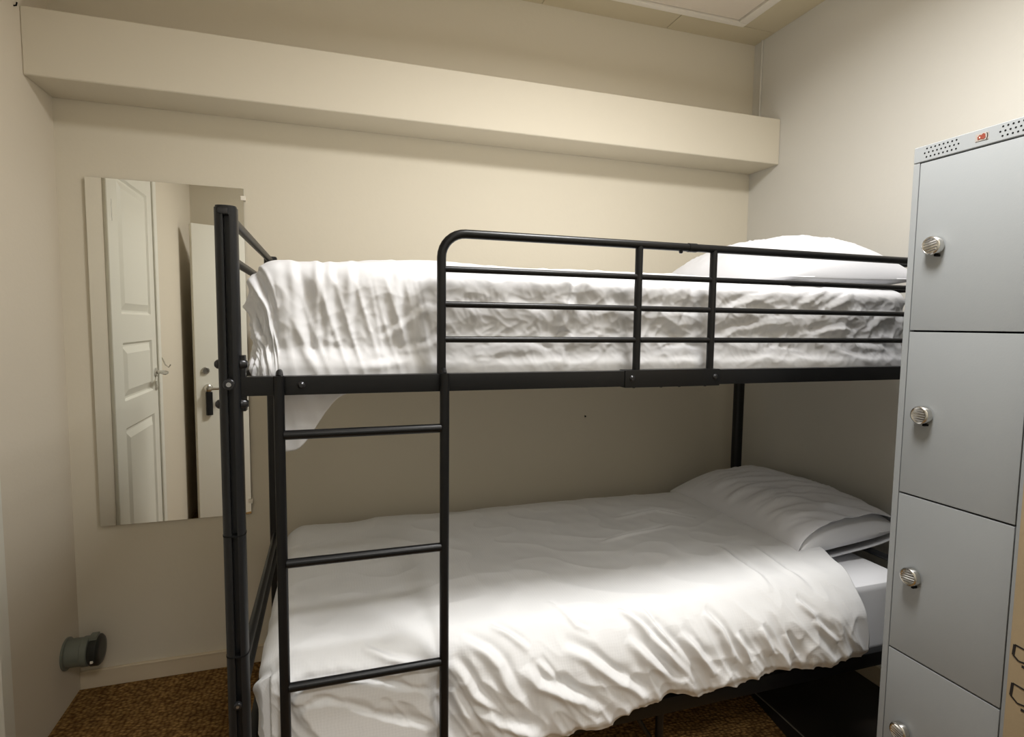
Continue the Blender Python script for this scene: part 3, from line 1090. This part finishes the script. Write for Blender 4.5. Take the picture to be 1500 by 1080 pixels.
# ================================================================== PILLOWS
def pillow_mesh(L, Wd, Tn, seed, nu=120, nv=130, open_end=False, under=0.28, blunt=False, crease=1.0):
    """closed cushion shell in local coords: x = width Wd, y = length L, z up. Returns grids (top, bottom)."""
    u = np.sin(np.linspace(-PI / 2, PI / 2, nu))[:, None] * np.ones((1, nv))
    v = np.ones((nu, 1)) * np.sin(np.linspace(-PI / 2, PI / 2, nv))[None, :]
    ex = (1 - np.abs(u) ** 2.6)
    ey = (1 - np.abs(v) ** 2.8)
    if open_end:
        ey = np.where(v < 0, 1 - 0.62 * np.abs(v) ** 3.0, ey)
    if blunt:
        ey = np.where(v < 0, 1 - np.abs(v) ** 9, ey)
    h = np.sqrt(np.maximum(ex, 0)) * np.sqrt(np.maximum(ey, 0))
    # edges pull inwards between the corners
    px = u * Wd / 2 * (1 - 0.07 * (1 - v * v))
    py = v * L / 2 * (1 - 0.05 * (1 - u * u))
    top = np.stack([px, py, Tn * 0.72 * h], -1)
    bot = np.stack([px, py, -Tn * under * h], -1)
    wr = crease * (0.011 * (ridge(u * 0.9 + 0.5 * v, v * 4.6 + 1.3 * u, seed, 0.6) - 0.35) + 0.005 * (ridge(u * 1.8, v * 9 + 2 * u, seed + 1) - 0.3)
                   + 0.005 * perlin(u * 3, v * 3, seed + 2))
    fade = sstep(0.25, 0.85, h)
    top[..., 2] += wr * fade
    # puckers along the seam
    pk = 0.001 * np.sin(v * 26 + 3 * perlin(v * 4, v * 0, seed + 3)) * sstep(0.6, 0.95, np.abs(u)) * sstep(1.0, 0.9, np.abs(u))
    top[..., 2] += pk
    return top, bot


def shell_object(name, top, bot, material, Mx, parent=None, loc=(0, 0, 0), open_front=False):
    nu, nv = top.shape[:2]
    V = np.concatenate([top.reshape(-1, 3), bot.reshape(-1, 3)])
    V = V @ np.array(Mx.to_3x3()).T + np.array(Mx.translation)
    idx = np.arange(nu * nv).reshape(nu, nv)
    a, b, c, d = idx[:-1, :-1], idx[1:, :-1], idx[1:, 1:], idx[:-1, 1:]
    off = nu * nv
    F = [np.stack([a, b, c, d], -1).reshape(-1, 4), np.stack([a, d, c, b], -1).reshape(-1, 4) + off]
    rim = []
    sides = [list(idx[-1, :]), list(idx[::-1, -1]), list(idx[0, ::-1])]
    if not open_front:
        sides.append(list(idx[:, 0]))
    for sd in sides:
        for k in range(len(sd) - 1):
            rim.append((sd[k], sd[k] + off, sd[k + 1] + off, sd[k + 1]))
    F.append(np.array(rim))
    F = np.concatenate(F)
    V = V - np.array(Vector(loc))
    me = bpy.data.meshes.new(name)
    me.from_pydata(V.tolist(), [], F.tolist())
    bm = bmesh.new()
    bm.from_mesh(me)
    bmesh.ops.remove_doubles(bm, verts=bm.verts[:], dist=1e-5)
    bmesh.ops.recalc_face_normals(bm, faces=bm.faces[:])
    bm.to_mesh(me)
    bm.free()
    me.polygons.foreach_set('use_smooth', [True] * len(me.polygons))
    me.materials.append(M[material])
    o = bpy.data.objects.new(name, me)
    COL.objects.link(o)
    if parent is not None:
        o.parent = parent
        o.location = Vector(loc) - wloc(parent)
    else:
        o.location = loc
    return o


# upper pillow
top, bot = pillow_mesh(0.76, 0.52, 0.22, 31, under=0.16, crease=1.0)
mx_ = Matrix.Translation((2.425, -0.635, 1.503)) @ Matrix.Rotation(math.radians(-1), 4, 'Y')
o = shell_object('pillow', top, bot, 'pillow', mx_, loc=(2.42, -0.56, 1.53))
tag(o, 'white pillow lying at the head of the upper bunk', 'pillow')

# lower pillow: a case with its open end towards the room and the pillow showing inside
lp = empty('pillow', (2.57, -0.56, 0.59), 'white pillow in an open-ended case on the lower bunk', 'pillow')
mx_ = Matrix.Translation((2.575, -0.545, 0.620)) @ Matrix.Rotation(math.radians(-5), 4, 'Y')
top, bot = pillow_mesh(0.74, 0.46, 0.17, 41, open_end=True, under=0.44, crease=1.0)
# the open mouth droops at its two corners
case = shell_object('pillowcase', top, bot, 'pillow', mx_, parent=lp, loc=(2.57, -0.56, 0.59), open_front=True)
sm = case.modifiers.new('hem', 'SOLIDIFY')
sm.thickness = 0.003
top, bot = pillow_mesh(0.715, 0.435, 0.128, 47, under=0.40, blunt=True, crease=0.4)
mx2 = Matrix.Translation((2.575, -0.555, 0.621)) @ Matrix.Rotation(math.radians(-5), 4, 'Y')
shell_object('inner_pillow', top, bot, 'sheet', mx2, parent=lp, loc=(2.57, -0.56, 0.59))

# ================================================================== LOCKER
LX = 2.2733                          # front face
LY0, LY1 = -1.279, -1.575            # far and near sides
LT = 1.797
DH = 0.4137
locker = empty('locker', (2.55, -1.427, 0), 'tall light grey metal locker with four doors and round knobs', 'locker')
b = MB()
b.box(LX + 0.020, W - 0.02, LY1, LY0, 0.0, LT, bevel=0.002, seg=1)
body = b.build('body', 'locker', locker, smooth=False)
fr = MB()
zd = [1.7578 - k * DH for k in range(5)]
fr.box(LX, LX + 0.020, LY0 - 0.0155, LY0, 0.0, zd[0], bevel=0.001, seg=1)
fr.box(LX, LX + 0.020, LY1, LY1 + 0.0155, 0.0, zd[0], bevel=0.001, seg=1)
fr.box(LX + 0.001, LX + 0.020, LY1 + 0.016, LY0 - 0.016, 0.0, zd[4] - 0.003, bevel=0.001, seg=1)
fr.build('front_frame', 'locker', locker, smooth=False)
hp = MB().box(LX - 0.001, LX + 0.020, LY1, LY0, zd[0] + 0.001, LT, bevel=0.0015, seg=1).build('header_panel', 'locker', locker, smooth=False)
MB().box(LX + 0.0185, LX + 0.0198, LY1 + 0.0155, LY0 - 0.0155, 0.05, zd[0]).build('door_gap', 'dark', locker, smooth=False)
# perforated vents
for yc in (-1.3455, -1.510):
    vh = MB()
    for row, nh, z in ((0, 8, 1.7885), (1, 9, 1.7785), (2, 8, 1.7685)):
        for k in range(nh):
            y = yc + (k - (nh - 1) / 2) * 0.0098
            vh.lathe((LX - 0.0008, y, z), (-1, 0, 0), [(0, .0021), (.0006, .0021)], 8)
    vo = vh.build('vent_holes', 'dark', hp, smooth=False)
    vo['kind'] = 'stuff'
# maker's badge: worn plate with a red figure
yb0, zb0 = -1.4345, 1.7785
bd = MB().box(LX - 0.002, LX - 0.0008, yb0 - 0.0135, yb0 + 0.0135, zb0 - 0.0085, zb0 + 0.0085, bevel=0.0008, seg=1).build('badge', 'label_plate', hp, smooth=False)
rb = MB()
rb.poly([(LX - 0.0020, yb0 + y, zb0 + z) for y, z in ((.008, -.005), (.009, .001), (.004, .006), (.001, .004), (-.003, .0075), (-.007, .005), (-.008, -.003), (-.004, -.006), (.002, -.004))], (-0.0006, 0, 0))
rb.build('red_emblem', 'label_red', bd, smooth=False)
MB().box(LX - 0.0032, LX - 0.0025, yb0 + 0.003, yb0 + 0.0045, zb0 - 0.002, zb0 + 0.001).build('white_mark', 'ceil_trim', bd, smooth=False)
arc = []
for k in range(9):
    a = -1.0 + 2.0 * k / 8
    arc.append((LX - 0.0022, yb0 - 0.0075 - 0.0045 * math.cos(a), zb0 + 0.0085 * math.sin(a)))
MB().tube(arc, 0.0009, 6).build('dark_arc', 'bolt', bd)
# four alike doors
first_door = None
dzs = [zd[k] for k in range(4)]
knob_rot = (1.35, 1.6, 1.5, 1.75)
for k in range(4):
    zt_, zb_ = zd[k] - 0.0022, zd[k + 1] + 0.0022
    if first_door is None:
        m = MB().box(LX - 0.0005, LX + 0.0165, LY1 + 0.0175, LY0 - 0.0185, zb_, zt_, bevel=0.0018, seg=2)
        first_door = m.build('door', 'locker', locker, loc=(LX, (LY0 + LY1) / 2, (zt_ + zb_) / 2))
        door = first_door
    else:
        door = first_door.copy()
        COL.objects.link(door)
        door.parent = locker
        door.location = first_door.location + Vector((0, 0, -k * DH))
    ky, kz = -1.349, 1.549 - k * 0.4105
    kn = MB()
    kn.lathe((LX, ky, kz), (-1, 0, 0), [(0, .0165), (.004, .0165), (.0045, .0225), (.018, .0225), (.0205, .021), (.0215, .0185), (.0205, .0172)], 28)
    kob = kn.build('knob', 'chrome', door)
    # embossed dial: ribs across the face and a finger grip
    rot = knob_rot[k]
    for j in range(-2, 3):
        off = j * 0.0058
        hl = math.sqrt(max(0.0001, 0.0160 ** 2 - off ** 2))
        c_, s_ = math.cos(rot), math.sin(rot)
        p0 = (LX - 0.0208, ky + off * c_ - hl * s_, kz + off * s_ + hl * c_)
        p1 = (LX - 0.0208, ky + off * c_ + hl * s_, kz + off * s_ - hl * c_)
        MB().tube([p0, p1], 0.0014, 6).build('dial_rib', 'steel', kob)
    MB().box(LX - 0.015, LX - 0.0005, ky - 0.012, ky - 0.006, kz - 0.026, kz - 0.021, bevel=0.001).build('knob_catch', 'dark', kob)

# ================================================================== CARDBOARD BOX beside the locker
cb = empty('cardboard_box', (2.45, -1.70, 0), 'tall brown cardboard box with black handling symbols beside the locker', 'box')
CX = 2.250
b = MB().box(CX, 2.58, -1.795, -1.579, 0.0, 1.62, bevel=0.004, seg=2)
b.build('carton', 'card', cb, smooth=False)
MB().box(CX - 0.0006, CX, -1.715, -1.665, 0.0, 1.62).build('packing_tape', 'card', cb, smooth=False)


def icon_cup(y0, zc, s):
    """printed outline symbol lying on its side: a cup with a stem dot"""
    mb = MB()
    X = CX - 0.0002
    t = 0.0036
    # y decreases to the right in the photograph
    def seg(p, q, w=t):
        (ya_, za_), (yb_, zb_) = p, q
        dy, dz = yb_ - ya_, zb_ - za_
        L = math.hypot(dy, dz)
        ny, nz = -dz / L * w / 2, dy / L * w / 2
        mb.poly([(X, ya_ + ny, za_ + nz), (X, yb_ + ny, zb_ + nz), (X, yb_ - ny, zb_ - nz), (X, ya_ - ny, za_ - nz)], (-0.0004, 0, 0))
    P_ = lambda a, b_: (y0 - a * s, zc + b_ * s)
    seg(P_(0.05, .5), P_(0.0, -.28), t * 1.5)
    seg(P_(0.05, .5), P_(1.0, .42))
    seg(P_(1.0, .42), P_(1.0, -.45))
    seg(P_(0.0, -.28), P_(.35, -.55))
    seg(P_(.35, -.55), P_(1.0, -.45))
    seg(P_(.55, -.8), P_(.8, -.8), t * 1.6)
    return mb


icon_cup(-1.5870, 0.672, 0.030).build('printed_symbol', 'ink', cb, smooth=False)
icon_cup(-1.5885, 0.585, 0.036).build('printed_symbol', 'ink', cb, smooth=False)

# ================================================================== CABLE on the floor under the bed
o = MB().tube([(2.36, -0.55, 0.003), (2.357, -0.70, 0.003), (2.357, -0.836, 0.003), (2.352, -0.966, 0.003), (2.34, -1.15, 0.003), (2.345, -1.30, 0.003)], 0.0025, 8).build('floor_cable', 'cable')
tag(o, 'thin grey cable on the dark floor beside the rug edge', 'cable')
